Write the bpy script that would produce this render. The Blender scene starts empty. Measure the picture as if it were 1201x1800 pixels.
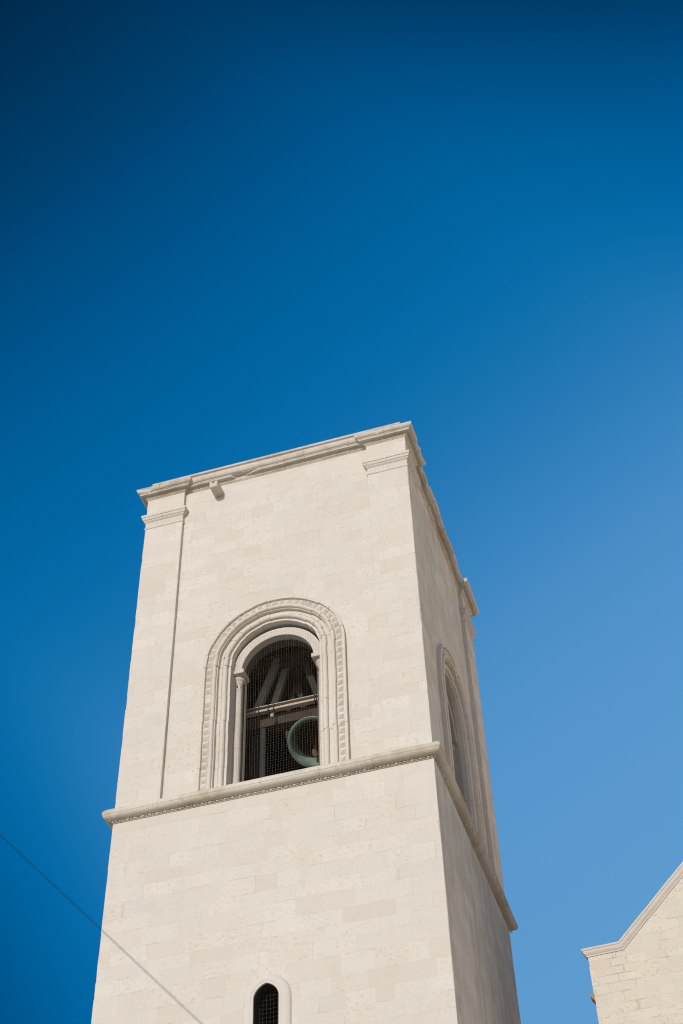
import bpy, bmesh, math, random
from mathutils import Vector, Matrix
random.seed(11)
S = bpy.context.scene
COL = S.collection
R = math.radians

# ------------------------------------------------------------------ camera
cam_d = bpy.data.cameras.new('camera'); cam = bpy.data.objects.new('camera', cam_d); COL.objects.link(cam)
right = Vector((0.95513352, 0.29506649, -0.0256069))
up = Vector((0.2320551, -0.69182586, 0.68375976))
fwd = Vector((-0.18403908, 0.65902408, 0.72925776))
m = Matrix((right, up, -fwd)).transposed().to_4x4()
m.translation = Vector((11.61698, -22.75894, 1.6))
cam.matrix_world = m
cam_d.sensor_fit = 'VERTICAL'; cam_d.sensor_height = 36; cam_d.sensor_width = 24
cam_d.lens = 36 * 2481.749 / 1800
cam_d.clip_end = 3000
cam_d.dof.use_dof = True; cam_d.dof.focus_distance = 29.5; cam_d.dof.aperture_fstop = 0.9
S.camera = cam

# ------------------------------------------------------------------ light
SUN_AZ, SUN_EL = 8.5, 19.0           # degrees left of the front wall's normal, above the horizon
to_sun = Vector((-math.sin(R(SUN_AZ)) * math.cos(R(SUN_EL)), -math.cos(R(SUN_AZ)) * math.cos(R(SUN_EL)), math.sin(R(SUN_EL))))
sun_d = bpy.data.lights.new('sun', 'SUN'); sun = bpy.data.objects.new('sun', sun_d); COL.objects.link(sun)
sun_d.energy = 2.55; sun_d.angle = R(0.5); sun_d.color = (1.0, 0.97, 0.95)
sun.rotation_euler = to_sun.to_track_quat('Z', 'Y').to_euler(); sun.location = (-10, -40, 40)

world = bpy.data.worlds.new('World'); S.world = world; world.use_nodes = True
wt = world.node_tree; wt.nodes.clear()
w_out = wt.nodes.new('ShaderNodeOutputWorld'); w_bg = wt.nodes.new('ShaderNodeBackground')
sky = wt.nodes.new('ShaderNodeTexSky'); sky.sky_type = 'NISHITA'; sky.sun_disc = False
sky.sun_elevation = R(SUN_EL); sky.sun_rotation = R(180 + SUN_AZ)
sky.altitude = 0; sky.air_density = 1.0; sky.dust_density = 1.0; sky.ozone_density = 2.0
w_bg.inputs['Strength'].default_value = 0.12
def wn(kind, **kw):
    n = wt.nodes.new(kind)
    for k, v in kw.items(): setattr(n, k, v)
    return n
def wl(a, b): wt.links.new(a, b)
def wdot(v):
    n = wn('ShaderNodeVectorMath', operation='DOT_PRODUCT'); wl(w_tc.outputs['Generated'], n.inputs[0]); n.inputs[1].default_value = v
    return n.outputs['Value']
def wstep(v, a, b, c=0.0, d=1.0):
    n = wn('ShaderNodeMapRange', interpolation_type='SMOOTHSTEP'); wl(v, n.inputs[0])
    for i, q in enumerate((a, b, c, d)): n.inputs[i + 1].default_value = q
    return n.outputs[0]
w_tc = wn('ShaderNodeTexCoord')
# warm fill added low over the horizon away from the sun, for shaded walls
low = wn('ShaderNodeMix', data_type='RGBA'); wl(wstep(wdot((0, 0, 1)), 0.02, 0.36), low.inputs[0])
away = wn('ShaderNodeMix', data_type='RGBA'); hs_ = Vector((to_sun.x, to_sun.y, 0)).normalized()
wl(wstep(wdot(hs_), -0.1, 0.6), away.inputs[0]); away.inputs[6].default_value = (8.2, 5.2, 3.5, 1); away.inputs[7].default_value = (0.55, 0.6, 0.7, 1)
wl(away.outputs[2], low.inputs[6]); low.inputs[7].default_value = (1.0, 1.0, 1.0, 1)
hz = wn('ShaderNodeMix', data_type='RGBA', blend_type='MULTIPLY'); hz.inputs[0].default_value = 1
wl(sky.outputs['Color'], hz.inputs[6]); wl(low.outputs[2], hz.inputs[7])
# the deep polarised blue of the sky away from the sun: darkest high up, lens corner darkening painted in, paler towards the north-eastern horizon
ramp = wn('ShaderNodeValToRGB'); ramp.color_ramp.interpolation = 'B_SPLINE'
def lin(c): return tuple(((x / 255) / 12.92 if x / 255 <= 0.04045 else ((x / 255 + 0.055) / 1.055) ** 2.4) for x in c)
stops = [(-0.44, (0, 28, 50)), (-0.31, (0, 60, 106)), (-0.20, (0, 88, 146)), (-0.10, (0, 103, 165)), (-0.02, (14, 113, 174)), (0.06, (48, 127, 187)), (0.14, (75, 143, 200)), (0.28, (94, 155, 207))]
els = ramp.color_ramp.elements
while len(els) < len(stops): els.new(0.5)
for e, (p_, c_) in zip(els, stops): e.position = (p_ + 0.5) / 0.9; e.color = lin(c_) + (1,)
gdir = 0.58 * right - 0.81 * up
mr = wn('ShaderNodeMapRange'); sh1 = wn('ShaderNodeMath', operation='SUBTRACT'); wl(wdot(gdir), sh1.inputs[0]); wl(wstep(wdot(-0.6 * right - 0.8 * up), 0.20, 0.46, 0.0, 0.42), sh1.inputs[1])
sh2 = wn('ShaderNodeMath', operation='SUBTRACT'); wl(sh1.outputs[0], sh2.inputs[0]); wl(wstep(wdot(0.5 * right + 0.8 * up), 0.20, 0.44, 0.0, 0.20), sh2.inputs[1])
wl(sh2.outputs[0], mr.inputs[0]); mr.inputs[1].default_value = -0.5; mr.inputs[2].default_value = 0.4
wl(mr.outputs[0], ramp.inputs[0])
sc = wn('ShaderNodeVectorMath', operation='SCALE'); wl(ramp.outputs[0], sc.inputs[0]); sc.inputs['Scale'].default_value = 1 / 0.12
fin = wn('ShaderNodeMix', data_type='RGBA')
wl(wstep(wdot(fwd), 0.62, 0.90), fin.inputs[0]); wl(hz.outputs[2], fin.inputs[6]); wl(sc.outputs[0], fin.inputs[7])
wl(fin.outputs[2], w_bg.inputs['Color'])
wt.links.new(w_bg.outputs['Background'], w_out.inputs['Surface'])
S.cycles.filter_width = 1.1
S.view_settings.view_transform = 'Standard'; S.view_settings.look = 'None'
S.view_settings.exposure = 0.0; S.view_settings.gamma = 1.0; S.view_settings.use_curve_mapping = False

# ------------------------------------------------------------------ node helper
class NT:
    def __init__(self, name):
        self.m = bpy.data.materials.new(name); self.m.use_nodes = True
        self.t = self.m.node_tree; self.t.nodes.clear()
        self.out = self.t.nodes.new('ShaderNodeOutputMaterial')
        self.b = self.t.nodes.new('ShaderNodeBsdfPrincipled')
        self.t.links.new(self.b.outputs[0], self.out.inputs[0])
        self.b.inputs['Specular IOR Level'].default_value = 0.2
    def link(self, v, sock):
        if isinstance(v, (int, float)): sock.default_value = v
        elif isinstance(v, (tuple, list)):
            n = len(sock.default_value); sock.default_value = (tuple(v) + (1,))[:n]
        else: self.t.links.new(v, sock)
    def math(self, op, a, b=0.0, c=None, clamp=False):
        n = self.t.nodes.new('ShaderNodeMath'); n.operation = op; n.use_clamp = clamp
        self.link(a, n.inputs[0]); self.link(b, n.inputs[1])
        if c is not None: self.link(c, n.inputs[2])
        return n.outputs[0]
    def sstep(self, v, a, b):
        n = self.t.nodes.new('ShaderNodeMapRange'); n.interpolation_type = 'SMOOTHSTEP'
        self.link(v, n.inputs[0]); n.inputs[1].default_value = a; n.inputs[2].default_value = b
        return n.outputs[0]
    def remap(self, v, a, b, c, d):
        n = self.t.nodes.new('ShaderNodeMapRange')
        self.link(v, n.inputs[0])
        for i, q in enumerate((a, b, c, d)): n.inputs[i + 1].default_value = q
        return n.outputs[0]
    def comb(self, x, y, z):
        n = self.t.nodes.new('ShaderNodeCombineXYZ')
        for i, v in enumerate((x, y, z)): self.link(v, n.inputs[i])
        return n.outputs[0]
    def geo(self):
        g = self.t.nodes.new('ShaderNodeNewGeometry')
        p = self.t.nodes.new('ShaderNodeSeparateXYZ'); self.t.links.new(g.outputs['Position'], p.inputs[0])
        q = self.t.nodes.new('ShaderNodeSeparateXYZ'); self.t.links.new(g.outputs['True Normal'], q.inputs[0])
        return g.outputs['Position'], p.outputs, q.outputs
    def vscale(self, v, s):
        n = self.t.nodes.new('ShaderNodeVectorMath'); n.operation = 'MULTIPLY'
        self.link(v, n.inputs[0]); n.inputs[1].default_value = s
        return n.outputs[0]
    def noise(self, v, scale, detail=4, rough=0.55):
        n = self.t.nodes.new('ShaderNodeTexNoise'); self.link(v, n.inputs['Vector'])
        n.inputs['Scale'].default_value = scale; n.inputs['Detail'].default_value = detail
        n.inputs['Roughness'].default_value = rough
        return n.outputs[0]
    def white(self, v):
        n = self.t.nodes.new('ShaderNodeTexWhiteNoise'); n.noise_dimensions = '3D'; self.link(v, n.inputs['Vector'])
        return n.outputs['Value']
    def mix(self, f, a, b, mode='MIX'):
        n = self.t.nodes.new('ShaderNodeMix'); n.data_type = 'RGBA'; n.blend_type = mode
        self.link(f, n.inputs[0]); self.link(a, n.inputs[6]); self.link(b, n.inputs[7])
        return n.outputs[2]
    def bump(self, h, strength, dist):
        n = self.t.nodes.new('ShaderNodeBump'); n.inputs['Strength'].default_value = strength
        n.inputs['Distance'].default_value = dist; self.link(h, n.inputs['Height'])
        self.t.links.new(n.outputs[0], self.b.inputs['Normal'])

def stone_blocks(name, base, course=0.34, wide=0.6, joint=0.32, tone=0.07, stain=0.42, bump=0.3, seed=0.0):
    n = NT(name); P, p, q = n.geo()
    ax = n.math('ABSOLUTE', q[0])
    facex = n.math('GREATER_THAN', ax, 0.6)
    h = n.math('ADD', n.math('MULTIPLY', p[0], n.math('SUBTRACT', 1.0, facex)), n.math('MULTIPLY', n.math('ADD', p[1], 31.7), facex))
    wob = n.noise(P, 0.8, 2)
    z = n.math('ADD', p[2], n.math('MULTIPLY', n.math('SUBTRACT', wob, 0.5), 0.05))
    warp = n.noise(n.comb(0.0, seed, n.math('MULTIPLY', p[2], 1.0)), 0.75, 1)
    zz = n.math('ADD', n.math('DIVIDE', z, course), n.math('MULTIPLY', warp, 2.2))
    row = n.math('FLOOR', zz)
    r1 = n.white(n.comb(row, facex, 3.1 + seed)); r2 = n.white(n.comb(row, facex, 8.7 + seed))
    wd = n.math('MULTIPLY', n.math('ADD', 0.7, n.math('MULTIPLY', r1, 0.75)), wide)
    u0 = n.math('ADD', n.math('DIVIDE', h, wd), n.math('MULTIPLY', r2, 9.0))
    u = n.math('ADD', u0, n.math('MULTIPLY', n.math('SUBTRACT', n.noise(n.comb(u0, row, 0.5), 0.9, 0), 0.5), 0.9))
    colm = n.math('FLOOR', u)
    idv = n.white(n.comb(colm, row, n.math('ADD', facex, seed)))
    idb = n.white(n.comb(row, colm, n.math('ADD', facex, 5.5)))
    fz = n.math('FRACT', zz); fu = n.math('FRACT', u)
    dz = n.math('MULTIPLY', n.math('MINIMUM', fz, n.math('SUBTRACT', 1.0, fz)), course)
    du = n.math('MULTIPLY', n.math('MINIMUM', fu, n.math('SUBTRACT', 1.0, fu)), wd)
    edge_n = n.noise(P, 9.0, 3)
    d = n.math('ADD', n.math('MINIMUM', dz, n.math('MULTIPLY', du, 1.25)), n.math('MULTIPLY', n.math('SUBTRACT', edge_n, 0.5), 0.014))
    jm = n.math('SUBTRACT', 1.0, n.sstep(d, 0.002, 0.013))
    patchy = n.sstep(n.noise(P, 1.5, 4, 0.7), 0.46, 0.66)
    jm2 = n.math('MULTIPLY', jm, n.math('ADD', 0.10, n.math('MULTIPLY', patchy, 0.9)))
    # tones
    big = n.noise(P, 0.35, 4)
    bed = n.noise(n.vscale(P, (1.2, 1.2, 9.0)), 1.9, 7, 0.7)
    fine = n.noise(P, 22.0, 5, 0.65); mot = n.noise(n.vscale(P, (1.0, 1.0, 1.5)), 3.2, 6, 0.68)
    streak = n.noise(n.vscale(P, (5.0, 5.0, 0.45)), 1.0, 5, 0.6)
    lum = n.math('ADD', 1.0, n.math('MULTIPLY', n.math('SUBTRACT', idv, 0.5), n.math('MULTIPLY', n.math('ADD', 1.0, n.math('MULTIPLY', facex, 1.6)), tone)))
    lum = n.math('ADD', lum, n.math('MULTIPLY', n.math('SUBTRACT', big, 0.5), tone * 1.3))
    lum = n.math('ADD', lum, n.math('MULTIPLY', n.math('SUBTRACT', bed, 0.5), tone * 2.6))
    lum = n.math('ADD', lum, n.math('MULTIPLY', n.math('SUBTRACT', fine, 0.5), tone * 3.6))
    lum = n.math('ADD', lum, n.math('MULTIPLY', n.math('SUBTRACT', mot, 0.5), tone * 3.6))
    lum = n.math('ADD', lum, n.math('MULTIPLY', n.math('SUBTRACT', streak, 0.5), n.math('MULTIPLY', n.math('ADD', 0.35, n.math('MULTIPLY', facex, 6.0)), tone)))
    col = n.mix(1.0, base, n.comb(lum, lum, lum), 'MULTIPLY')
    warm = (base[0] * 0.83, base[1] * 0.74, base[2] * 0.62)
    wm = n.math('MULTIPLY', n.sstep(n.math('ADD', n.math('MULTIPLY', idb, 0.14), n.math('ADD', n.math('MULTIPLY', mot, 0.55), n.math('MULTIPLY', bed, 0.45))), 0.50, 0.76), stain)
    col = n.mix(wm, col, warm)
    # rain streaks with dirt, heavy on the side that never dries
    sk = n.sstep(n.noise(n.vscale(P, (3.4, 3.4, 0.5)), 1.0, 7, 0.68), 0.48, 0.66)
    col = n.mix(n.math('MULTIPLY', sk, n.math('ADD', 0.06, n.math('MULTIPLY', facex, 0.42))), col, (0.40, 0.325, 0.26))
    # pitted blocks
    pitn = n.noise(n.vscale(P, (1.0, 1.0, 1.5)), 11.0, 3, 0.7)
    pm = n.math('MULTIPLY', n.sstep(pitn, 0.56, 0.66), n.sstep(n.math('ADD', n.math('MULTIPLY', idv, 0.45), n.noise(P, 1.6, 3)), 0.70, 0.88))
    col = n.mix(n.math('MULTIPLY', pm, 0.36), col, (base[0] * 0.60, base[1] * 0.47, base[2] * 0.36))
    col = n.mix(n.math('MULTIPLY', jm2, joint), col, (base[0] * 0.55, base[1] * 0.47, base[2] * 0.40))
    n.link(col, n.b.inputs['Base Color']); n.b.inputs['Roughness'].default_value = 0.92
    hgt = n.math('ADD', n.math('MULTIPLY', fine, 0.5), n.math('MULTIPLY', bed, 0.8))
    hgt = n.math('ADD', hgt, n.math('MULTIPLY', idv, 0.15))
    hgt = n.math('SUBTRACT', hgt, n.math('ADD', n.math('MULTIPLY', jm2, 0.9), n.math('MULTIPLY', pm, 0.45)))
    n.bump(hgt, bump, 0.02)
    return n.m

def stone_plain(name, base, tone=0.14, stain=0.6, stain_col=(0.40, 0.33, 0.235), bump=0.4, sc=1.0):
    n = NT(name); P, p, q = n.geo()
    big = n.noise(P, 0.7 * sc, 4); mid = n.noise(P, 4.5 * sc, 5, 0.6); fine = n.noise(P, 26.0, 5, 0.65)
    lum = n.math('ADD', 1.0, n.math('MULTIPLY', n.math('SUBTRACT', mid, 0.5), tone * 1.5))
    lum = n.math('ADD', lum, n.math('MULTIPLY', n.math('SUBTRACT', fine, 0.5), tone * 2.0))
    col = n.mix(1.0, base, n.comb(lum, lum, lum), 'MULTIPLY')
    sm = n.sstep(n.math('ADD', n.math('MULTIPLY', big, 0.6), n.math('MULTIPLY', mid, 0.5)), 0.47, 0.68)
    col = n.mix(n.math('MULTIPLY', sm, stain), col, stain_col)
    pm = n.sstep(n.noise(P, 15.0, 3, 0.7), 0.66, 0.74)
    col = n.mix(n.math('MULTIPLY', pm, 0.4), col, (0.22, 0.17, 0.12))
    n.link(col, n.b.inputs['Base Color']); n.b.inputs['Roughness'].default_value = 0.92
    n.bump(n.math('ADD', n.math('MULTIPLY', mid, 0.8), n.math('SUBTRACT', n.math('MULTIPLY', fine, 0.5), pm)), bump, 0.02)
    return n.m

def simple(name, base, tone=0.25, rough=0.8, metal=0.0, sc=6.0, second=None):
    n = NT(name); P, p, q = n.geo()
    a = n.noise(P, sc, 5, 0.6)
    lum = n.remap(a, 0.25, 0.75, 1 - tone, 1 + tone)
    col = n.mix(1.0, base, n.comb(lum, lum, lum), 'MULTIPLY')
    if second: col = n.mix(n.sstep(n.noise(P, sc * 0.6, 4), 0.5, 0.66), col, second)
    n.link(col, n.b.inputs['Base Color']); n.b.inputs['Roughness'].default_value = rough; n.b.inputs['Metallic'].default_value = metal
    n.bump(a, 0.2, 0.01)
    return n.m

BASE = (0.605, 0.556, 0.492)
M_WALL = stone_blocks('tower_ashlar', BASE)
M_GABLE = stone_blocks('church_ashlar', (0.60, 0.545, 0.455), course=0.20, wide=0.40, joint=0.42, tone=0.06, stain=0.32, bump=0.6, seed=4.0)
M_MOULD = stone_plain('moulded_stone', (0.58, 0.525, 0.45), stain=0.62, stain_col=(0.37, 0.29, 0.195), bump=0.5)
M_CARVE = stone_plain('carved_stone', (0.61, 0.553, 0.488), stain=0.3, stain_col=(0.45, 0.37, 0.27))
M_WALL_PLAIN = stone_plain('window_surround_stone', (0.60, 0.55, 0.49), tone=0.10, stain=0.12, stain_col=(0.48, 0.41, 0.31), bump=0.3)
M_DARK = simple('shade_dark_interior', (0.02, 0.017, 0.015), 0.4, 0.95, sc=2.0)  # darkness of the unlit chamber put into its base colour
M_SHADE_REAR = simple('shade_dark_stone', (0.12, 0.095, 0.075), 0.3, 0.95, sc=3.0)  # stone darkened to paint the shade deep under the arch
M_SHADE_SLIT = simple('shade_dark_reveal', (0.06, 0.05, 0.042), 0.3, 0.95, sc=3.0)  # slit window's inner shade painted as a dark stone colour
M_NET2 = simple('rusted_grille', (0.085, 0.068, 0.05), 0.2, 0.8)
M_NET = simple('galvanised_net', (0.165, 0.128, 0.09), 0.2, 0.6)
M_BRONZE = simple('verdigris_bronze', (0.165, 0.23, 0.185), 0.35, 0.75, sc=5.0, second=(0.26, 0.27, 0.17))
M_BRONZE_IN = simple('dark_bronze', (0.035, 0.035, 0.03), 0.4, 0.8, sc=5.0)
M_STEEL = simple('cream_painted_steel', (0.50, 0.42, 0.32), 0.15, 0.6)
M_TIMBER = simple('old_timber', (0.06, 0.045, 0.034), 0.35, 0.85, sc=3.0)
M_GREYT = simple('darkened_grey_timber', (0.035, 0.034, 0.033), 0.25, 0.8, sc=3.0)
M_STRUT = simple('lightened_strut_timber', (0.30, 0.29, 0.28), 0.25, 0.85, sc=3.0)  # colour raised to make up for the light these struts lack
M_CABLE = simple('cable_sheath', (0.008, 0.009, 0.012), 0.15, 1.0)
M_CABLE.node_tree.nodes['Principled BSDF'].inputs['Specular IOR Level'].default_value = 0.0
M_LAMP = simple('lamp_housing', (0.30, 0.36, 0.27), 0.15, 0.5)
M_RUST = simple('rusty_iron', (0.20, 0.11, 0.07), 0.3, 0.85, sc=8.0)
M_ROOF = simple('roof_tiles', (0.30, 0.20, 0.14), 0.35, 0.9, sc=4.0)
M_PAVE = stone_plain('limestone_paving', (0.60, 0.545, 0.47), sc=0.4, stain=0.3)

# ------------------------------------------------------------------ object helpers
def link(name, bm, mat, parent=None, smooth=False, recalc=True):
    if recalc: bmesh.ops.recalc_face_normals(bm, faces=bm.faces)
    me = bpy.data.meshes.new(name)
    off = Vector((0, 0, 0))
    q = parent
    while q is not None: off += q.location; q = q.parent
    for v in bm.verts: v.co -= off
    bm.to_mesh(me); bm.free()
    me.materials.append(mat)
    if smooth:
        for f in me.polygons: f.use_smooth = True
    o = bpy.data.objects.new(name, me); COL.objects.link(o)
    if parent is not None: o.parent = parent
    return o

def thing(name, loc, label, cat, group=None):
    o = bpy.data.objects.new(name, None); COL.objects.link(o); o.location = loc
    o.empty_display_size = 0.3
    o['label'] = label; o['category'] = cat
    if group: o['group'] = group
    return o

def box(bm, x0, x1, y0, y1, z0, z1, xf=None):
    vs = [Vector((x, y, z)) for z in (z0, z1) for y in (y0, y1) for x in (x0, x1)]
    if xf: vs = [xf(v) for v in vs]
    v = [bm.verts.new(c) for c in vs]
    for a in ((0, 2, 3, 1), (4, 5, 7, 6), (0, 1, 5, 4), (2, 6, 7, 3), (0, 4, 6, 2), (1, 3, 7, 5)):
        bm.faces.new([v[i] for i in a])
    return v

def tube(bm, pts, r, seg=8):
    pts = [Vector(p) for p in pts]; rings = []
    for i, p in enumerate(pts):
        d = (pts[min(i + 1, len(pts) - 1)] - pts[max(i - 1, 0)]).normalized()
        a = d.orthogonal().normalized() if abs(d.z) > 0.95 else d.cross(Vector((0, 0, 1))).normalized()
        b = d.cross(a)
        rings.append([bm.verts.new(p + r * (math.cos(k * math.tau / seg) * a + math.sin(k * math.tau / seg) * b)) for k in range(seg)])
    for i in range(len(rings) - 1):
        for k in range(seg):
            bm.faces.new((rings[i][k], rings[i][(k + 1) % seg], rings[i + 1][(k + 1) % seg], rings[i + 1][k]))
    bm.faces.new(rings[0]); bm.faces.new(rings[-1])

def bar(bm, a, b, w, t, roll=Vector((0, 1, 0))):
    """rectangular bar from a to b, width w, thickness t along roll"""
    a = Vector(a); b = Vector(b); d = (b - a).normalized(); n = (roll - roll.dot(d) * d).normalized(); s = d.cross(n)
    v = [bm.verts.new(p + s * (i * w / 2) + n * (j * t / 2)) for p in (a, b) for (i, j) in ((-1, -1), (1, -1), (1, 1), (-1, 1))]
    for k in range(4): bm.faces.new((v[k], v[(k + 1) % 4], v[4 + (k + 1) % 4], v[4 + k]))
    bm.faces.new(v[:4]); bm.faces.new(v[4:])

def lathe(bm, prof, axis_o, axis_x, axis_y, axis_z, seg=24, cap=True):
    rings = []
    for r, h in prof:
        rings.append([bm.verts.new(axis_o + axis_z * h + r * (math.cos(k * math.tau / seg) * axis_x + math.sin(k * math.tau / seg) * axis_y)) for k in range(seg)])
    for i in range(len(rings) - 1):
        for k in range(seg):
            bm.faces.new((rings[i][k], rings[i][(k + 1) % seg], rings[i + 1][(k + 1) % seg], rings[i + 1][k]))
    if cap: bm.faces.new(rings[0]); bm.faces.new(rings[-1])

def sweep(bm, plan, prof, block=(0.5, 0.95), jit=0.008, mod=None, closed=True, rng=None):
    """plan: CCW axis-aligned polygon; prof: (projection, z) from bottom to top; block jitter like cut stones"""
    rng = rng or random
    n = len(plan); rings = []
    nrm = []
    for i in range(n):
        a = Vector(plan[i]); b = Vector(plan[(i + 1) % n]); d = (b - a).normalized(); nrm.append(Vector((d.y, -d.x)))
    def ring(base, normal, dp, dz, s=None):
        out = []
        for k, (p, z) in enumerate(prof):
            pp = p + (dp if p > 0.02 else 0); zz = z + (dz if p > 0.02 else 0)
            if mod: pp, zz = mod(base, normal, k, pp, zz)
            out.append(bm.verts.new((base.x + normal.x * pp, base.y + normal.y * pp, zz)))
        rings.append(out)
    for i in range(n):
        a = Vector(plan[i]); b = Vector(plan[(i + 1) % n]); L = (b - a).length; d = (b - a) / L
        ring(a, nrm[i - 1] + nrm[i], 0, 0)
        if L < 0.25: continue
        cuts = [0.0]
        while cuts[-1] < L - 0.3: cuts.append(cuts[-1] + rng.uniform(*block))
        cuts = [c * L / cuts[-1] for c in cuts]
        for j in range(len(cuts) - 1):
            s0, s1 = cuts[j], cuts[j + 1]
            first, last = j == 0, j == len(cuts) - 2
            dp = 0 if (first or last) else rng.gauss(0, jit); dz = 0 if (first or last) else rng.gauss(0, jit * 0.5)
            m = max(2, int((s1 - s0) / 0.09))
            for k in range(m + 1):
                s = s0 + 0.003 + (s1 - s0 - 0.006) * k / m
                if (first and k == 0) or (last and k == m): continue
                if s < 0.05 or s > L - 0.05: continue
                ring(a + d * s, nrm[i], dp + rng.gauss(0, jit * 0.18), dz + rng.gauss(0, jit * 0.1))
            if not last and 0.05 < s1 < L - 0.05: ring(a + d * s1, nrm[i], -0.010, 0.004)
    m = len(rings)
    for i in range(m):
        if not closed and i == m - 1: break
        A, B = rings[i], rings[(i + 1) % m]
        for k in range(len(prof) - 1): bm.faces.new((A[k], B[k], B[k + 1], A[k + 1]))

W, D = 7.0, 7.05
ZU = 19.30            # foot of the belfry storey
REL = 0.10            # relief of the pilasters over the wall field
XC, ZC, ZO = 3.53, 22.65, 22.74  # centre of the arches
front = lambda v: Vector((v[0], v[1], v[2]))
side = lambda v: Vector((W - v[1], v[0], v[2]))

def arch_pts(xc, zc, r, n=24, zmul=1.0):
    return [(xc + r * math.cos(math.pi - math.pi * k / n), zc + zmul * r * math.sin(math.pi * k / n)) for k in range(n + 1)]

def wall_sheet(bm, xf, u0, u1, z0, z1, dep, hole=None, jl=None, jr=None, levels=None):
    """flat wall face with an optional arched hole (xc, zc, r, zbottom, pts) and jittered side edges"""
    levels = levels or [z0, z1]
    V = lambda u, z, dd=0.0: bm.verts.new(xf((u, dep, z)))
    if hole is None:
        L = [V(u0 + (jl(z) if jl else 0), z) for z in levels]; Rr = [V(u1 + (jr(z) if jr else 0), z) for z in levels]
        for i in range(len(levels) - 1): bm.faces.new((L[i], Rr[i], Rr[i + 1], L[i + 1]))
        return
    hl, hr, zb, pts = hole          # pts: arch left->right incl. springing points
    apex = pts[len(pts) // 2]
    um = apex[0]
    L = [V(u0 + (jl(z) if jl else 0), z) for z in levels]; Rr = [V(u1 + (jr(z) if jr else 0), z) for z in levels]
    lo = [z for z in levels if z < zb]; hi = [z for z in levels if z > apex[1]]
    zlo = lo[-1]; zhi = hi[0]
    il, ih = levels.index(zlo), levels.index(zhi)
    for i in range(len(levels) - 1):
        if i < il or i >= ih: bm.faces.new((L[i], Rr[i], Rr[i + 1], L[i + 1]))
    half = len(pts) // 2
    mid_lo = V(um, zlo); mid_hi = V(um, zhi); bl = V(hl, zb); br = V(hr, zb); bmid = V(um, zb)
    P = [V(*q) for q in pts]
    bm.faces.new(L[il:ih + 1][::-1] + [mid_lo, bmid, bl] + P[:half + 1] + [mid_hi])
    bm.faces.new(Rr[il:ih + 1] + [mid_hi] + P[half:] + [br, bmid, mid_lo])

def jitter_fn(amp, levels, rng):
    tab = {round(z, 4): rng.gauss(0, amp) for z in levels}
    return lambda z: tab.get(round(z, 4), 0.0)

def course_levels(z0, z1, rng, c=0.36):
    z = z0; out = [z0]
    while z < z1 - c * 1.5:
        z += c * rng.uniform(0.8, 1.2); out.append(z - 0.012); out.append(z + 0.012)
    out.append(z1)
    return out

# ------------------------------------------------------------------ setting
bm = bmesh.new()
g = [bm.verts.new(v) for v in ((-400, -400, 0), (400, -400, 0), (400, 400, 0), (-400, 400, 0))]; bm.faces.new(g)
o = link('ground', bm, M_PAVE); o['kind'] = 'structure'

# ------------------------------------------------------------------ the bell tower
tower = thing('bell_tower', (W / 2, D / 2, 0), 'tall square pale limestone bell tower with an arched belfry opening, rising above the gabled church', 'bell tower')

# lower shaft -------------------------------------------------------
rng = random.Random(3)
bm = bmesh.new()
lv = course_levels(0.0, 18.96, rng)
SX, SZ, SR = 3.51, 14.36, 0.245
def slit_arch(r, n=16, zc=SZ):
    out = []
    for k in range(n + 1):
        t = math.pi - math.pi * k / n
        e = abs(math.cos(t)); zz = r * math.sin(t)
        zz *= 1.0 + 0.16 * (1 - e) ** 1.2 * (0.245 / r)     # a slight point
        out.append((SX + r * math.cos(t), zc + zz))
    return out
def corner_j(rng, lv, amp=0.009):
    vals = []
    cur = rng.gauss(0, amp)
    tab = {}
    for i, z in enumerate(lv):
        if i % 2 == 1: cur_next = rng.gauss(0, amp)
        tab[round(z, 4)] = cur
        if i % 2 == 1: cur = cur_next
    for q in tab:
        if rng.random() < 0.10: tab[q] += rng.choice((-1, 1)) * rng.uniform(0.01, 0.03)
    return lambda z: abs(tab[round(z, 4)]) + 0.002
ja = [corner_j(rng, lv) for _ in range(4)]
faces4 = [
    (lambda v: Vector((v[0], v[1], v[2])), W), (lambda v: Vector((W - v[1], v[0], v[2])), D),
    (lambda v: Vector((W - v[0], D - v[1], v[2])), W), (lambda v: Vector((v[1], D - v[0], v[2])), D)]
slit_pts = slit_arch(0.30)
for k, (cx, cy) in enumerate(((0, 0), (W, 0), (W, D), (0, D))):      # the worn arris between two faces
    sx = 1 if cx == 0 else -1; sy = 1 if cy == 0 else -1
    st = [(bm.verts.new((cx + sx * ja[k](z), cy, z)), bm.verts.new((cx, cy + sy * ja[k](z), z))) for z in lv]
    for i in range(len(st) - 1): bm.faces.new((st[i][0], st[i][1], st[i + 1][1], st[i + 1][0]))
for k, (xf, ln) in enumerate(faces4):
    a, b = ja[k], ja[(k + 1) % 4]
    # corners share their jitter: outward offset along both axes
    def xf2(v, xf=xf): return xf(v)
    hole = (SX - 0.30, SX + 0.30, 12.0, slit_pts) if k == 0 else None
    wall_sheet(bm, xf2, 0, ln, 0, 18.96, 0.0, hole, jl=lambda z, a=a: a(z), jr=lambda z, b=b: -b(z), levels=lv)
bmesh.ops.remove_doubles(bm, verts=bm.verts, dist=0.0003)
shaft = link('lower_shaft', bm, M_WALL, tower)

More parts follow.
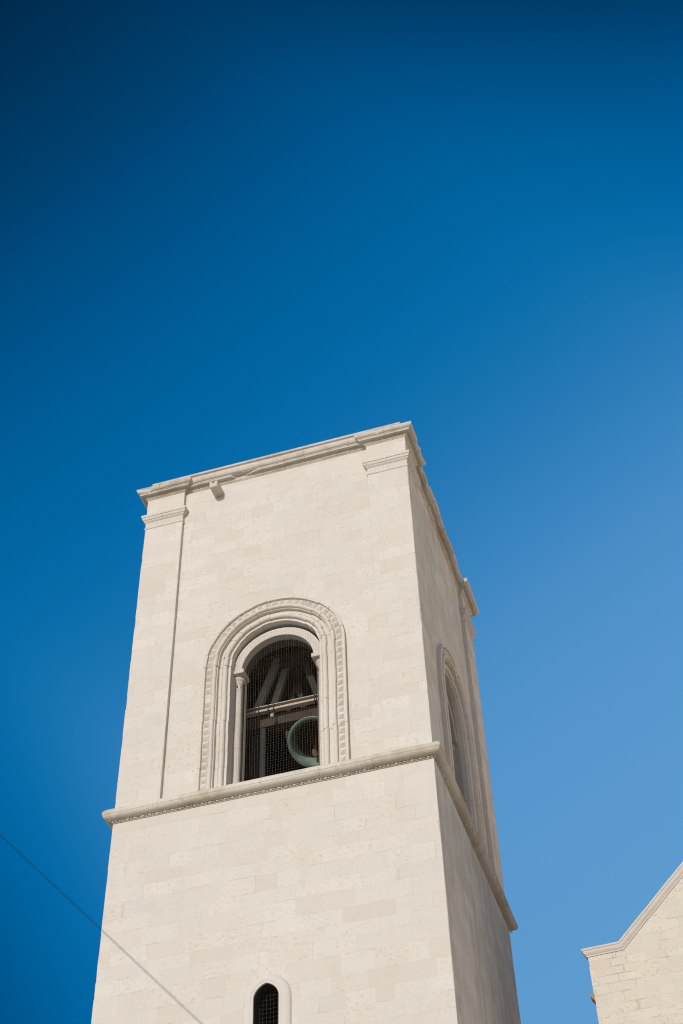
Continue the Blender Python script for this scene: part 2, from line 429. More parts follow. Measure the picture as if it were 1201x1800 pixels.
# slit window: raised rounded surround, splayed dark opening, grille
bm = bmesh.new()
def slit_section(prof, zb):
    rings = []
    for r, dpt in prof:
        pts = slit_arch(r); pts = [(SX - r, zb)] + pts + [(SX + r, zb)]
        rings.append([bm.verts.new((x, dpt, z)) for x, z in pts])
    for i in range(len(rings) - 1):
        for k in range(len(rings[0]) - 1):
            bm.faces.new((rings[i][k], rings[i][k + 1], rings[i + 1][k + 1], rings[i + 1][k]))
prof = [(0.475, 0.03), (0.47, 0.0)] + [(0.305 + 0.16 * math.cos(t), -0.085 * math.sin(t)) for t in [R(x) for x in (10, 25, 40, 55, 70, 85)]]
prof += [(0.304, -0.085), (0.302, -0.079), (0.298, -0.079), (0.296, -0.085), (0.25, -0.085), (0.245, -0.08), (0.245, -0.045)]
slit_section(prof, 12.0)
slit = link('slit_window', bm, M_WALL_PLAIN, tower, smooth=False)
bm = bmesh.new()
slit_section([(0.245, -0.045), (0.243, 0.30), (0.2, 0.9)], 12.0)
pts = slit_arch(0.2); vs = [bm.verts.new((x, 0.9, z)) for x, z in [(SX - 0.2, 12.0)] + pts + [(SX + 0.2, 12.0)]]; bm.faces.new(vs)
link('dark_recess', bm, M_SHADE_SLIT, slit)
bm = bmesh.new()
xs = [SX - 0.21 + 0.07 * i for i in range(7)]
for x in xs:
    w = abs(x - SX); top = SZ + math.sqrt(max(0.0, 0.245 ** 2 - w * w)) + 0.02
    tube(bm, [(x, 0.16, 12.0), (x + 0.004, 0.16, 13.2), (x, 0.16, top)], 0.0022, 4)
z = 12.05
while z < SZ + 0.22:
    w = 0.24 if z < SZ else math.sqrt(max(0.0, 0.24 ** 2 - (z - SZ) ** 2))
    if w > 0.03: tube(bm, [(SX - w, 0.165, z + 0.01), (SX, 0.165, z), (SX + w, 0.165, z + 0.008)], 0.0022, 4)
    z += 0.085
link('wire_grille', bm, M_NET2, slit)

# string course ------------------------------------------------------
rng = random.Random(5)
plan = [(0, 0), (W, 0), (W, D), (0, D)]
ov = [(0.062 + 0.118 * math.sin(R(a)), 18.988 + 0.106 * (1 - math.cos(R(a)))) for a in (0, 15, 30, 45, 60, 75, 90)]
prof = [(-0.05, 18.925), (0.0, 18.93), (0.022, 18.934), (0.024, 18.941), (0.008, 18.944), (0.008, 18.984), (0.060, 18.986)] + ov + \
       [(0.186, 19.092), (0.189, 19.108), (0.186, 19.14), (0.168, 19.19), (0.128, 19.24), (0.06, 19.285), (-0.02, 19.335), (-0.25, 19.345)]
bm = bmesh.new(); sweep(bm, plan, prof, (0.7, 1.3), 0.004, rng=rng)
string = link('string_course', bm, M_MOULD, tower)
bm = bmesh.new()
def bead(bm, c, d, n, l, r):
    upv = Vector((0, 0, 1)); rings = []
    for s, q in ((-1.0, 0.25), (-0.6, 0.85), (0, 1.0), (0.6, 0.85), (1.0, 0.25)):
        rings.append([bm.verts.new(c + d * (s * l) + q * r * (math.cos(R(a)) * n + math.sin(R(a)) * upv)) for a in range(0, 360, 60)])
    for i in range(4):
        for k in range(6): bm.faces.new((rings[i][k], rings[i][(k + 1) % 6], rings[i + 1][(k + 1) % 6], rings[i + 1][k]))
    bm.faces.new(rings[0]); bm.faces.new(rings[-1])
for k, (xf, ln) in enumerate(faces4):
    s = -0.02
    d = (xf((1, 0, 0)) - xf((0, 0, 0))); nn = (xf((0, -1, 0)) - xf((0, 0, 0)))
    while s < ln + 0.02:
        for (ds, l) in ((0.0, 0.042), (0.066, 0.013), (0.096, 0.013)):
            if rng.random() < 0.07: continue
            bead(bm, xf((s + ds + 0.03, -0.034, 18.962)), d, nn, l * rng.uniform(0.85, 1.1), 0.019 * rng.uniform(0.85, 1.1))
        s += 0.168
link('bead_moulding', bm, M_MOULD, string)

# belfry storey: hollow, walls one metre thick ------------------------
rng = random.Random(8)
ZT = 29.05
bm = bmesh.new()
big_hole = (XC - 1.64, XC + 1.64, 19.305, arch_pts(XC, ZO, 1.64))
ins_hole = (XC - 0.93, XC + 0.93, 19.33, arch_pts(XC, ZC, 0.93))
for k, (xf, ln) in enumerate(faces4):
    wall_sheet(bm, xf, REL, ln - REL, 19.2, ZT, REL, big_hole if k in (0, 1) else None, levels=[19.2, 26.5, ZT])
link('belfry_wall', bm, M_WALL, tower)
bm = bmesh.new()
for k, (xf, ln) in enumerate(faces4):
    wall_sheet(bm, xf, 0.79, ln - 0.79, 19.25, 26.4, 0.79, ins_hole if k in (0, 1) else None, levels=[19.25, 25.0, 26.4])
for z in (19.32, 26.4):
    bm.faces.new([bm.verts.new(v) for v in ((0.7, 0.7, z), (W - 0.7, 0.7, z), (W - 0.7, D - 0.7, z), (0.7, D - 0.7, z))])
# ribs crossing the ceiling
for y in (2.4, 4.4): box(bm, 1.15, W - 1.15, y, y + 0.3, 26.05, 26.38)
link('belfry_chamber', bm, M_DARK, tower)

# corner pilasters
for cx, cy in ((0, 0), (1, 0), (1, 1), (0, 1)):
    lv2 = course_levels(19.2, ZT, rng)
    x0, x1 = (0, 1.03) if cx == 0 else (W - 1.03, W); y0, y1 = (0, 1.03) if cy == 0 else (D - 1.03, D)
    bm = bmesh.new()
    cs = [(x0, y0), (x1, y0), (x1, y1), (x0, y1)]
    oc = (W if cx else 0, D if cy else 0)
    rings = []
    j = corner_j(rng, lv2, 0.010); j2 = corner_j(rng, lv2, 0.005)
    for z in lv2:
        r = []
        for (x, y) in cs:
            a = j(z) if (x, y) == oc else j2(z)
            sx = 1 if x == x0 else -1; sy = 1 if y == y0 else -1
            # the outer corner is worn inwards along the faces only, so faces stay flat
            r.append((x, y, abs(a), sx, sy))
        row_v = []
        for n_, (x, y, a, sx, sy) in enumerate(r):      # each arris is two vertices: a narrow worn chamfer
            pv, nx = r[n_ - 1], r[(n_ + 1) % 4]
            e = min(a, 0.03)
            d1 = Vector((pv[0] - x, pv[1] - y)).normalized() * e; d2 = Vector((nx[0] - x, nx[1] - y)).normalized() * e
            row_v.append(bm.verts.new((x + d1.x, y + d1.y, z))); row_v.append(bm.verts.new((x + d2.x, y + d2.y, z)))
        rings.append(row_v)
    for i in range(len(rings) - 1):
        for k in range(8): bm.faces.new((rings[i][k], rings[i][(k + 1) % 8], rings[i + 1][(k + 1) % 8], rings[i + 1][k]))
    pil = link('corner_pilaster', bm, M_WALL, tower)
    # capital
    bm = bmesh.new()
    ovo = [(0.042 + 0.034 * math.sin(R(a)), 28.185 + 0.075 * (1 - math.cos(R(a)))) for a in (0, 30, 60, 90)]
    prof = [(-0.03, 27.87), (0.0, 27.88), (0.014, 27.888), (0.022, 27.905), (0.014, 27.93), (-0.004, 27.945), (-0.004, 28.10), (0.012, 28.128),
            (0.024, 28.134), (0.026, 28.15), (0.036, 28.156), (0.038, 28.172)] + ovo + [(0.08, 28.268), (0.094, 28.272), (0.096, 28.35), (0.06, 28.372), (-0.04, 28.40)]
    sweep(bm, cs, prof, (0.4, 0.7), 0.004, rng=rng)
    cap = link('capital', bm, M_CARVE, pil)
    # shallow carved tongues on the neck
    bm = bmesh.new()
    for k in range(4):
        a = Vector(cs[k]); b = Vector(cs[(k + 1) % 4]); d = (b - a).normalized(); nn = Vector((d.y, -d.x))
        for i in range(9):
            c = a + d * (0.09 + i * 0.106)
            for (w, z0, z1) in ((0.036, 27.96, 28.09),):
                q = [c - d * w, c + d * w]
                f = [bm.verts.new((q[0].x - nn.x * 0.004, q[0].y - nn.y * 0.004, z0)), bm.verts.new((q[1].x - nn.x * 0.004, q[1].y - nn.y * 0.004, z0)),
                     bm.verts.new((q[1].x + nn.x * 0.010, q[1].y + nn.y * 0.010, z1)), bm.verts.new((q[0].x + nn.x * 0.010, q[0].y + nn.y * 0.010, z1)),
                     bm.verts.new((c.x + nn.x * 0.008, c.y + nn.y * 0.008, z0 + 0.012))]
                bm.faces.new((f[0], f[4], f[3])); bm.faces.new((f[4], f[1], f[2])); bm.faces.new((f[4], f[2], f[3])); bm.faces.new((f[0], f[1], f[4]))
    link('carved_neck', bm, M_CARVE, pil)

# cornice -------------------------------------------------------------
rng = random.Random(21)
pw = 1.03
plan = [(0, 0), (pw, 0), (pw, REL), (W - pw, REL), (W - pw, 0), (W, 0), (W, pw), (W - REL, pw), (W - REL, D - pw), (W, D - pw), (W, D),
        (W - pw, D), (W - pw, D - REL), (pw, D - REL), (pw, D), (0, D), (0, D - pw), (REL, D - pw), (REL, pw), (0, pw)]
cym = [(0.176 + 0.068 * math.sin(R(a)) ** 1.1, 29.135 + 0.105 * (1 - math.cos(R(a)))) for a in (0, 25, 45, 65, 80, 90)]
prof = [(-0.04, 28.975), (0.0, 28.98), (0.012, 28.984), (0.014, 29.0), (0.03, 29.01), (0.052, 29.035), (0.06, 29.062), (0.076, 29.066), (0.078, 29.078), (0.148, 29.074),
        (0.152, 29.068), (0.158, 29.07), (0.16, 29.108), (0.17, 29.111), (0.171, 29.122), (0.176, 29.124)] + cym + \
       [(0.246, 29.248), (0.20, 29.29), (0.10, 29.34), (-0.05, 29.38), (-0.6, 29.40)]
NP = len(prof)
notches = [(0.16, 0.05), (4.9, 0.02), (6.2, 0.03)]
def cmod(base, normal, k, p, z):
    x, y = base
    if normal.y < -0.5 and abs(normal.x) < 0.1:            # front side
        if 2.40 < x < 2.62 and 3 <= k <= 15:               # a lost length of the lower mouldings
            return min(p, 0.05 + 0.004 * math.sin(37 * x + k)), z
        if 2.62 <= x < 3.05 and 6 <= k <= 14:
            f = (x - 2.62) / 0.43
            return min(p, 0.05 + f * 0.11), z
        if 0.06 < x < 0.17 and k >= 16 and k <= 21: return p - 0.04, z - 0.035
        if 0.40 < x < 0.47 and 16 <= k <= 21: return p - 0.015, z - 0.012
        if 6.28 < x < 6.36 and 16 <= k <= 21: return p - 0.02, z - 0.02
    if normal.x > 0.5 and abs(normal.y) < 0.1 and k >= 15:  # right side, weathered edge
        q = 0.0
        for (a, b, e) in ((0.0, 0.10, 0.0), (0.42, 0.62, 0.035), (0.62, 0.80, 0.0), (0.80, 1.0, 0.03), (1.2, 1.5, 0.02), (1.9, 2.1, 0.03), (2.1, 2.9, -0.01), (3.6, 4.4, 0.012), (5.2, 5.9, 0.02)):
            if a <= y < b: q = e
        return p - q - 0.008 * abs(math.sin(19 * y) * math.sin(7.3 * y + 1)), z - q * 0.6
    return p, z
bm = bmesh.new(); sweep(bm, plan, prof, (0.35, 0.8), 0.007, mod=cmod, rng=rng)
cornice = link('cornice', bm, M_MOULD, tower)

# parapet slab above the cornice
bm = bmesh.new()
pl = [(0.10, -0.03), (6.90, -0.03), (6.90, D - 0.05), (0.10, D - 0.05)]
sweep(bm, pl, [(-0.06, 29.33), (-0.05, 29.50), (-0.004, 29.515), (0.006, 29.53), (0.008, 29.57), (-0.01, 29.59), (-0.3, 29.60)], (0.8, 1.4), 0.004, rng=rng)
bm.faces.new([bm.verts.new(v) for v in ((0.3, 0.2, 29.598), (W - 0.3, 0.2, 29.598), (W - 0.3, D - 0.3, 29.598), (0.3, D - 0.3, 29.598))])
link('parapet', bm, M_MOULD, tower)

# waterspout
bm = bmesh.new()
sx0, sx1, sz0, sz1, sy = 1.84, 2.06, 28.57, 28.80, -0.30
v = []
for (y, dz, g) in ((0.2, 0.0, 0.0), (-0.12, -0.01, 0.0), (sy + 0.02, -0.02, 0.0), (sy, -0.02, 0.014)):
    z0, z1 = sz0 + dz + g, sz1 + dz - g; a, b = sx0 + g, sx1 - g; c = 0.045
    v.append([bm.verts.new((x, y, z)) for x, z in ((a + c, z0), (b - c, z0), (b, z0 + c), (b, z1), (b - 0.06, z1), (b - 0.07, z1 - 0.07), (a + 0.07, z1 - 0.07), (a + 0.06, z1), (a, z1), (a, z0 + c))])
for i in range(3):
    for k in range(10): bm.faces.new((v[i][k], v[i][(k + 1) % 10], v[i + 1][(k + 1) % 10], v[i + 1][k]))
bm.faces.new(v[0]); bm.faces.new(v[-1])
link('waterspout', bm, M_MOULD, tower)

# belfry windows --------------------------------------------------------
def belfry_window(xf, seed, with_net=True):
    rng = random.Random(seed)
    tor = lambda cr, cy, rr, a0, a1, n=7: [(cr + rr * math.cos(R(a0 + (a1 - a0) * i / (n - 1))), cy - rr * math.sin(R(a0 + (a1 - a0) * i / (n - 1)))) for i in range(n)]
    sec = [(1.69, REL + 0.03), (1.695, 0.01), (1.685, 0.0), (1.635, 0.0), (1.625, 0.008), (1.62, 0.062), (1.465, 0.062), (1.462, 0.03)]
    sec += tor(1.412, 0.040, 0.048, 0, 180)
    sec += [(1.362, 0.055), (1.345, 0.056), (1.343, 0.062), (1.343, 0.135), (1.335, 0.137), (1.262, 0.130), (1.258, 0.142), (1.250, 0.142)]
    sec += tor(1.186, 0.132, 0.060, 0, 180)
    sec += [(1.122, 0.158), (1.112, 0.160), (1.110, 0.148), (1.066, 0.148), (1.062, 0.154), (1.062, 0.70)]
    bm = bmesh.new(); rings = []
    def ring(sgn, z=None, ang=None, dr=0, dd=0):
        out = []
        for i, (r, d) in enumerate(sec):
            rr = r + (dr if 2 < i < len(sec) - 1 else 0) ; d2 = d + (dd if 0 < i < len(sec) - 1 else 0)
            if ang is None: out.append(bm.verts.new(xf((XC + sgn * rr, d2, z))))
            else: out.append(bm.verts.new(xf((XC + rr * math.cos(ang), d2, ZO + rr * math.sin(ang)))))
        rings.append(out)
    zz = [19.27]
    while zz[-1] < ZO - 0.35: zz.append(zz[-1] + rng.uniform(0.3, 0.55))
    zz = [19.27 + (z - 19.27) * (ZO - 19.27) / (zz[-1] - 19.27) for z in zz]
    for i in range(len(zz) - 1):
        dr, dd = rng.gauss(0, 0.0035), rng.gauss(0, 0.003)
        ring(-1, z=zz[i] + 0.002, dr=dr, dd=dd); ring(-1, z=zz[i + 1] - 0.002, dr=dr, dd=dd); ring(-1, z=zz[i + 1], dr=0.006, dd=0.01)
    nv = 15
    for i in range(nv):
        dr, dd = rng.gauss(0, 0.006), rng.gauss(0, 0.005)
        a0 = math.pi - math.pi * i / nv; a1 = math.pi - math.pi * (i + 1) / nv
        for k in range(5):
            t = k / 4; a = a0 + (a1 - a0) * t
            if k == 0: a -= 0.002
            if k == 4: a += 0.002
            ring(1, ang=a, dr=dr, dd=dd)
        ring(1, ang=a1, dr=0.008, dd=0.012)
    for i in range(len(zz) - 1, 0, -1):
        dr, dd = rng.gauss(0, 0.0035), rng.gauss(0, 0.003)
        ring(1, z=zz[i] - 0.002, dr=dr, dd=dd); ring(1, z=zz[i - 1] + 0.002, dr=dr, dd=dd)
    for i in range(len(rings) - 1):
        for k in range(len(sec) - 1): bm.faces.new((rings[i][k], rings[i][k + 1], rings[i + 1][k + 1], rings[i + 1][k]))
    win = link('belfry_window', bm, M_CARVE, tower)
    # pointed stones of the outer band
    bm = bmesh.new()
    def stud(c, t, n, w, l, h):
        """c centre (u,z), t tangent, n radial"""
        b = [c + t * (sx * l) + n * (sy * w) for sx, sy in ((-1, -1), (1, -1), (1, 1), (-1, 1))]
        q = [bm.verts.new(xf((p.x, 0.066, p.y))) for p in b]
        ap = c + n * (w * 0.15) - t * (l * 0.1)
        a = bm.verts.new(xf((ap.x, 0.062 - h, ap.y)))
        for i in range(4): bm.faces.new((q[i], q[(i + 1) % 4], a))
    rm, hw, step = 1.5425, 0.076, 0.178
    nj = int((ZO - 19.36) / step)
    for s in (-1, 1):
        for i in range(nj):
            if rng.random() < 0.03: continue
            stud(Vector((XC + s * rm, 19.42 + i * (ZO - 19.36) / nj)), Vector((0, 1)), Vector((s, 0)), hw, step * 0.49, 0.076 * rng.uniform(0.75, 1.05))
    na = int(math.pi * rm / step)
    for i in range(na):
        a = math.pi * (i + 0.5) / na
        n = Vector((math.cos(a), math.sin(a))); t = Vector((-n.y, n.x))
        stud(Vector((XC, ZO)) + n * rm, t, n, hw, step * 0.49, 0.076 * rng.uniform(0.75, 1.05))
    link('studded_band', bm, M_CARVE, win)
    # inner arch
    bm = bmesh.new(); rings = []
    sec2 = [(1.07, 0.31), (0.87, 0.31), (0.862, 0.32), (0.862, 0.50)]
    for k in range(37):
        a = math.pi - math.pi * k / 36
        rings.append([bm.verts.new(xf((XC + r * math.cos(a), d, ZC + r * math.sin(a)))) for r, d in sec2])
    for i in range(36):
        for k in range(3): bm.faces.new((rings[i][k], rings[i][k + 1], rings[i + 1][k + 1], rings[i + 1][k]))
    link('inner_arch', bm, M_CARVE, win)
    bm = bmesh.new(); rings = []
    pth = [(-1, 19.3)] + [None] * 25 + [(1, 19.3)]
    for k in range(27):
        row = []
        for r, d in ((1.06, 0.495), (0.885, 0.498), (0.90, 0.795)):
            if pth[k]: row.append(bm.verts.new(xf((XC + pth[k][0] * r, d, 19.3))))
            else:
                a = math.pi - math.pi * (k - 1) / 24; row.append(bm.verts.new(xf((XC + r * math.cos(a), d, ZC + r * math.sin(a)))))
        rings.append(row)
    for i in range(26):
        for k in range(2): bm.faces.new((rings[i][k], rings[i][k + 1], rings[i + 1][k + 1], rings[i + 1][k]))
    link('rear_arch', bm, M_SHADE_REAR, win)
    bm = bmesh.new()
    for s in (-1, 1):
        vs = []
        for z in (19.25, 22.66):
            vs.append([bm.verts.new(xf((XC + s * r, d, z))) for r, d in ((1.08, 0.63), (0.885, 0.63), (0.875, 0.64), (0.875, 0.72))])
        for k in range(3): bm.faces.new((vs[0][k], vs[0][k + 1], vs[1][k + 1], vs[1][k]))
    # sill under the opening
    q = [bm.verts.new(xf(v)) for v in ((XC - 1.66, 0.0, 19.322), (XC + 1.66, 0.0, 19.322), (XC + 1.66, 0.81, 19.342), (XC - 1.66, 0.81, 19.342))]; bm.faces.new(q)
    link('jamb', bm, M_CARVE, win)
    for s in (-1, 1):
        cu, cd = XC + s * 1.0, 0.535
        O = xf((cu, cd, 0)); ax = xf((1, 0, 0)) - xf((0, 0, 0)); ay = xf((0, 1, 0)) - xf((0, 0, 0)); az = Vector((0, 0, 1))
        bm = bmesh.new()
        lathe(bm, [(0.135, 19.30), (0.135, 19.40), (0.122, 19.44), (0.105, 19.47), (0.100, 19.5), (0.098, 20.6), (0.095, 21.6), (0.090, 22.27)], O, ax, ay, az, 20)
        colo = link('column', bm, M_CARVE, win, smooth=True)
        bm = bmesh.new()
        lathe(bm, [(0.090, 22.25), (0.100, 22.265), (0.101, 22.285), (0.094, 22.30), (0.084, 22.305), (0.088, 22.40), (0.094, 22.43), (0.108, 22.44), (0.112, 22.46), (0.106, 22.475),
                   (0.125, 22.50), (0.150, 22.535), (0.158, 22.57), (0.152, 22.60), (0.13, 22.615)], O, ax, ay, az, 24)
        for k in range(8):
            a = k * math.tau / 8
            c = O + az * 22.35 + 0.088 * (math.cos(a) * ax + math.sin(a) * ay)
            bead(bm, c, az, (c - O - az * 22.35).normalized().cross(az), 0.04, 0.012)
        link('capital', bm, M_CARVE, win, smooth=True)
        bm = bmesh.new()
        lo, hi = (cu - 0.19, cu + 0.07) if s > 0 else (cu - 0.07, cu + 0.19)
        vs = box(bm, lo, hi, 0.295, 0.70, 22.615, 22.73, xf)
        bmesh.ops.bevel(bm, geom=list(bm.edges), offset=0.008, segments=1, affect='EDGES')
        link('abacus', bm, M_CARVE, win)
    # wire netting
    bm = bmesh.new(); dn = 0.275; rn = 1.05; rr = 0.00125
    u = XC - rn + 0.03
    while u < XC + rn:
        top = ZC + math.sqrt(max(0, rn * rn - (u - XC) ** 2)); j = rng.uniform(0, 6)
        pts = [xf((u + 0.009 * math.sin(j * 0.25 + z * 1.3) + 0.006 * math.sin(z * 2.9 + u * 3), dn + 0.006 * math.sin(z * 2 + j), z)) for z in [19.34 + (top - 19.34) * i / 12 for i in range(13)]]
        tube(bm, pts, rr, 4); u += 0.0595
    z = 19.38
    while z < ZC + rn:
        w = rn if z < ZC else math.sqrt(max(0, rn * rn - (z - ZC) ** 2)); j = rng.uniform(0, 6)
        if w > 0.08:
            pts = [xf((XC - w + 2 * w * i / 12, dn + 0.004, z - 0.022 * math.sin(i / 12 * math.pi) * (1 + 0.5 * math.sin(z * 1.7)) + 0.005 * math.sin(i * 0.8 + j))) for i in range(13)]
            tube(bm, pts, rr, 4)
        z += 0.0665
    link('wire_netting', bm, M_NET, win)
    return win
belfry_window(front, 31)
belfry_window(side, 47)

# ------------------------------------------------------------------ bell and its frame
bell = thing('bell', (3.92, 1.6, 21.27), 'green bronze bell hanging behind the netted belfry arch, its round mouth in the sun', 'bell')
t = R(36)
n = Vector((0.10, -math.sin(t), -math.cos(t))).normalized()      # mouth looks down and out
ax = n.orthogonal().normalized(); ay = n.cross(ax)
C0 = Vector((3.975, 1.6, 21.25)); RB = 0.61
bm = bmesh.new()
outer = [(0.98, 0.0), (1.0, 0.03), (0.985, 0.09), (0.90, 0.22), (0.80, 0.40), (0.70, 0.65), (0.64, 0.95), (0.60, 1.2), (0.53, 1.36), (0.36, 1.46), (0.0001, 1.50)]
inner = [(0.0001, 1.40), (0.34, 1.36), (0.48, 1.26), (0.54, 1.1), (0.58, 0.9), (0.63, 0.65), (0.70, 0.42)]
lathe(bm, [(r * RB, -h * RB) for r, h in outer], C0, ax, ay, n, 48, cap=False)
link('shell', bm, M_BRONZE, bell, smooth=True)
bm = bmesh.new()
lathe(bm, [(r * RB, -h * RB) for r, h in inner], C0, ax, ay, n, 48, cap=False)
link('inner_wall', bm, M_BRONZE_IN, bell, smooth=True)
bm = bmesh.new()
lip = [(0.70, 0.42), (0.77, 0.25), (0.81, 0.12), (0.835, 0.05), (0.875, 0.01), (0.93, -0.004), (0.98, 0.0)]
lathe(bm, [(r * RB, -h * RB) for r, h in lip], C0, ax, ay, n, 48, cap=False)
link('lip', bm, M_BRONZE, bell, smooth=True)
bm = bmesh.new()
down = Vector((0, -0.25, -1)).normalized(); top = C0 - n * (1.3 * RB)
tube(bm, [top, top + down * 0.62], 0.03, 8)
c2 = top + down * 0.72; bead(bm, c2, down, down.orthogonal().normalized(), 0.11, 0.075)
link('clapper', bm, M_RUST, bell)
bm = bmesh.new()
hs = C0 - n * (1.62 * RB)
bar(bm, hs + Vector((-0.75, 0, 0)), hs + Vector((0.75, 0, 0)), 0.2, 0.2)
link('headstock', bm, M_TIMBER, bell)

frame = thing('bell_cradle', (3.5, 1.25, 19.32), 'steel and timber bell frame with a pale sunlit crossbeam behind the belfry netting', 'bell frame')
bm = bmesh.new()
y0 = 1.2
for (a, b, c, d) in ((y0 - 0.06, y0 + 0.06, 22.075, 22.13), (y0 - 0.06, y0 + 0.06, 22.212, 22.232)):
    box(bm, 0.7, 6.3, a, b, c, d)
beam = link('steel_beam', bm, M_STEEL, frame)
bm = bmesh.new(); box(bm, 0.7, 6.3, y0 + 0.02, y0 + 0.045, 22.12, 22.22); link('web', bm, M_TIMBER, beam)  # dark colour stands in for the shade between the flanges
for x in (2.80, 3.03, 3.16, 4.14, 4.19):
    bm = bmesh.new(); box(bm, x - 0.012, x + 0.012, y0 - 0.075, y0 + 0.05, 22.06, 22.235); link('clamp_plate', bm, M_TIMBER, beam)
bm = bmesh.new(); box(bm, 0.7, 6.3, 1.34, 1.62, 21.78, 22.10); link('timber_beam', bm, M_TIMBER, frame)
for a, b, w in (((2.62, 1.5, 22.4), (3.12, 1.5, 23.85), 0.17), ((4.16, 1.5, 22.3), (3.76, 1.5, 23.75), 0.15), ((2.90, 1.75, 22.45), (3.34, 1.75, 24.05), 0.16), ((3.70, 1.9, 22.2), (3.40, 1.9, 23.9), 0.12), ((3.2, 1.9, 22.2), (3.62, 1.9, 23.9), 0.11)):
    bm = bmesh.new(); bar(bm, a, b, w, 0.12); link('strut', bm, M_STRUT if w > 0.155 else M_GREYT, frame)  # unlit struts lightened, sunlit ones darkened, in their colour
for x in (2.83, 5.2):
    bm = bmesh.new(); box(bm, x - 0.055, x + 0.055, 1.36, 1.47, 19.32, 21.79); link('post', bm, M_GREYT, frame)
bm = bmesh.new(); box(bm, 2.3, 5.0, 1.45, 1.7, 23.7, 23.95); link('head_beam', bm, M_TIMBER, frame)

lamp = thing('floodlight', (3.12, 1.25, 21.88), 'tiny pale green floodlight hanging under the crossbeam behind the netting', 'floodlight')
bm = bmesh.new(); vs = box(bm, 3.09, 3.17, 1.10, 1.19, 21.83, 21.93); bmesh.ops.bevel(bm, geom=list(bm.edges), offset=0.012, segments=2, affect='EDGES'); link('housing', bm, M_LAMP, lamp)
bm = bmesh.new(); bar(bm, (3.14, 1.2, 21.90), (3.14, 1.21, 22.07), 0.03, 0.012); link('bracket', bm, M_TIMBER, lamp)

# ------------------------------------------------------------------ the church with its gable
church = thing('church', (13.7, 4, 0), 'pale stone church with a raking gable and moulded coping, standing right of the tower', 'church')
GY = 4.0; xl, xb, zb_, xa = 9.0, 9.74, 16.29, 13.7
za = zb_ + (xa - xb) * (17.70 - 16.29) / (11.23 - 9.74)
xr, xbr = 2 * xa - xl, 2 * xa - xb
rng = random.Random(2)
bm = bmesh.new()
lv = course_levels(0.0, 16.27, rng, 0.27); j = corner_j(rng, lv, 0.008)
outl = [(xl + abs(j(z)), z) for z in lv] + [(xb, zb_), (xa, za), (xbr, zb_), (xr, 16.27), (xr, 0.0)]
A = [bm.verts.new((x, GY, z)) for x, z in outl]; B = [bm.verts.new((x, GY + 24, z)) for x, z in outl]
bm.faces.new(A); bm.faces.new(B)
for i in range(len(A)): k = (i + 1) % len(A); bm.faces.new((A[i], A[k], B[k], B[i]))
wall = link('wall', bm, M_GABLE, church)
# coping: profile (outward from the facade, up) carried along the gable line
bm = bmesh.new()
cp = [(-0.05, -0.02), (0.0, 0.0), (0.018, 0.0), (0.022, 0.024), (0.035, 0.036), (0.058, 0.068), (0.070, 0.105), (0.077, 0.118), (0.088, 0.126), (0.094, 0.158), (0.03, 0.175), (-0.5, 0.185)]
path = [(xl, 16.265), (xb, zb_), (xa, za), (xbr, zb_), (xr, 16.265)]
tan = []
for i in range(len(path) - 1):
    d = (Vector(path[i + 1]) - Vector(path[i])).normalized(); tan.append(Vector((-d.y, d.x)))
def crow(pt, nv, out_x=0.0):
    return [bm.verts.new((pt[0] + nv.x * h + out_x * max(p, -0.05), GY - p, pt[1] + nv.y * h)) for p, h in cp]
rows = [[bm.verts.new((xl - p, GY + 0.10, 16.265 + h)) for p, h in cp], crow(path[0], tan[0], -1.0)]
def lerp_rows(i, n0, n1):
    a, b = Vector(path[i]), Vector(path[i + 1]); L = (b - a).length; m = max(1, int(L / 0.8))
    for k in range(1, m):
        for e in (-0.002, 0.002):
            pt = a.lerp(b, k / m) + (b - a).normalized() * e; jj = rng.gauss(0, 0.0015)
            rows.append([bm.verts.new((pt.x + tan[i].x * (h + jj), GY - p - (jj if p > 0.02 else 0), pt.y + tan[i].y * (h + jj))) for p, h in cp])
for i in range(4):
    lerp_rows(i, None, None)
    if i < 3:
        nm = (tan[i] + tan[i + 1]); nm = nm / (1 + tan[i].dot(tan[i + 1]))
        rows.append(crow(path[i + 1], nm))
rows.append(crow(path[4], tan[3], 1.0)); rows.append([bm.verts.new((xr + p, GY + 0.10, 16.265 + h)) for p, h in cp])
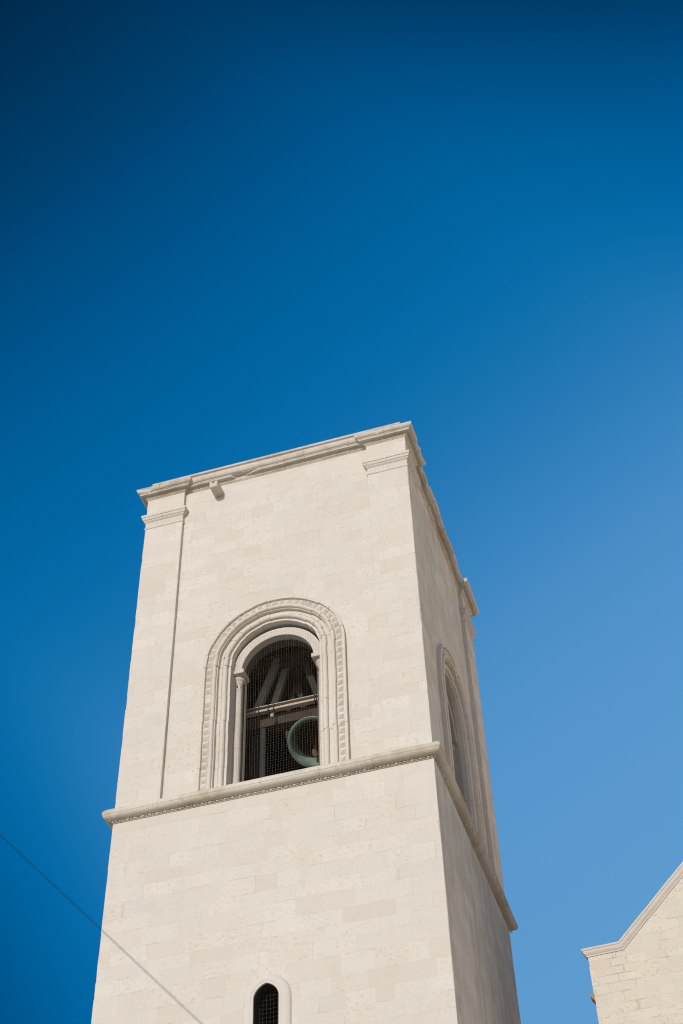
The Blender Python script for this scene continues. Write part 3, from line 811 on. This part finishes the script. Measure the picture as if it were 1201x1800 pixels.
bm.faces.new(rows[0]); bm.faces.new(rows[-1])
for i in range(len(rows) - 1):
    for k in range(len(cp) - 1): bm.faces.new((rows[i][k], rows[i + 1][k], rows[i + 1][k + 1], rows[i][k + 1]))
link('coping', bm, M_CARVE, church)
bm = bmesh.new()
for (x0, z0, x1, z1) in ((xb, zb_, xa, za), (xa, za, xbr, zb_)):
    d = (Vector((x1, z1)) - Vector((x0, z0))).normalized(); nn = Vector((-d.y, d.x)) * 0.08; nn2 = Vector((-d.y, d.x)) * 0.2
    q = [(x0 + nn.x, z0 + nn.y), (x1 + nn.x, z1 + nn.y), (x1 + nn2.x, z1 + nn2.y), (x0 + nn2.x, z0 + nn2.y)]
    a = [bm.verts.new((x, GY + 0.45, z)) for x, z in q]; b = [bm.verts.new((x, GY + 24.1, z)) for x, z in q]
    bm.faces.new(a); bm.faces.new(b)
    for i in range(4): bm.faces.new((a[i], a[(i + 1) % 4], b[(i + 1) % 4], b[i]))
link('roof', bm, M_ROOF, church)
# small corbel on the corner
bm = bmesh.new()
pr = [(0.05, 15.33), (-0.02, 15.40), (-0.085, 15.50), (-0.09, 15.53), (0.05, 15.56)]
a = [bm.verts.new((xl + x, GY + 0.12, z)) for x, z in pr]; b = [bm.verts.new((xl + x, GY + 0.34, z)) for x, z in pr]
bm.faces.new(a); bm.faces.new(b)
for i in range(5): bm.faces.new((a[i], a[(i + 1) % 5], b[(i + 1) % 5], b[i]))
link('corbel', bm, M_ROOF, church)

# ------------------------------------------------------------------ cable
cpos = Vector((11.61698, -22.75894, 1.6))
pa = cpos + 14.5 * Vector((-0.4682, 0.7457, 0.5792)); pb = cpos + 13.0 * Vector((-0.3627, 0.8807, 0.4838))
d = pb - pa
bm = bmesh.new()
p0, p1 = pa - d * 2.0, pb + d * 0.9
tube(bm, [p0.lerp(p1, i / 24) for i in range(25)], 0.0035, 8)
o = link('overhead_cable', bm, M_CABLE, None, smooth=True)
o['label'] = 'thin dark overhead cable slanting across the lower left of the tower'; o['category'] = 'cable'
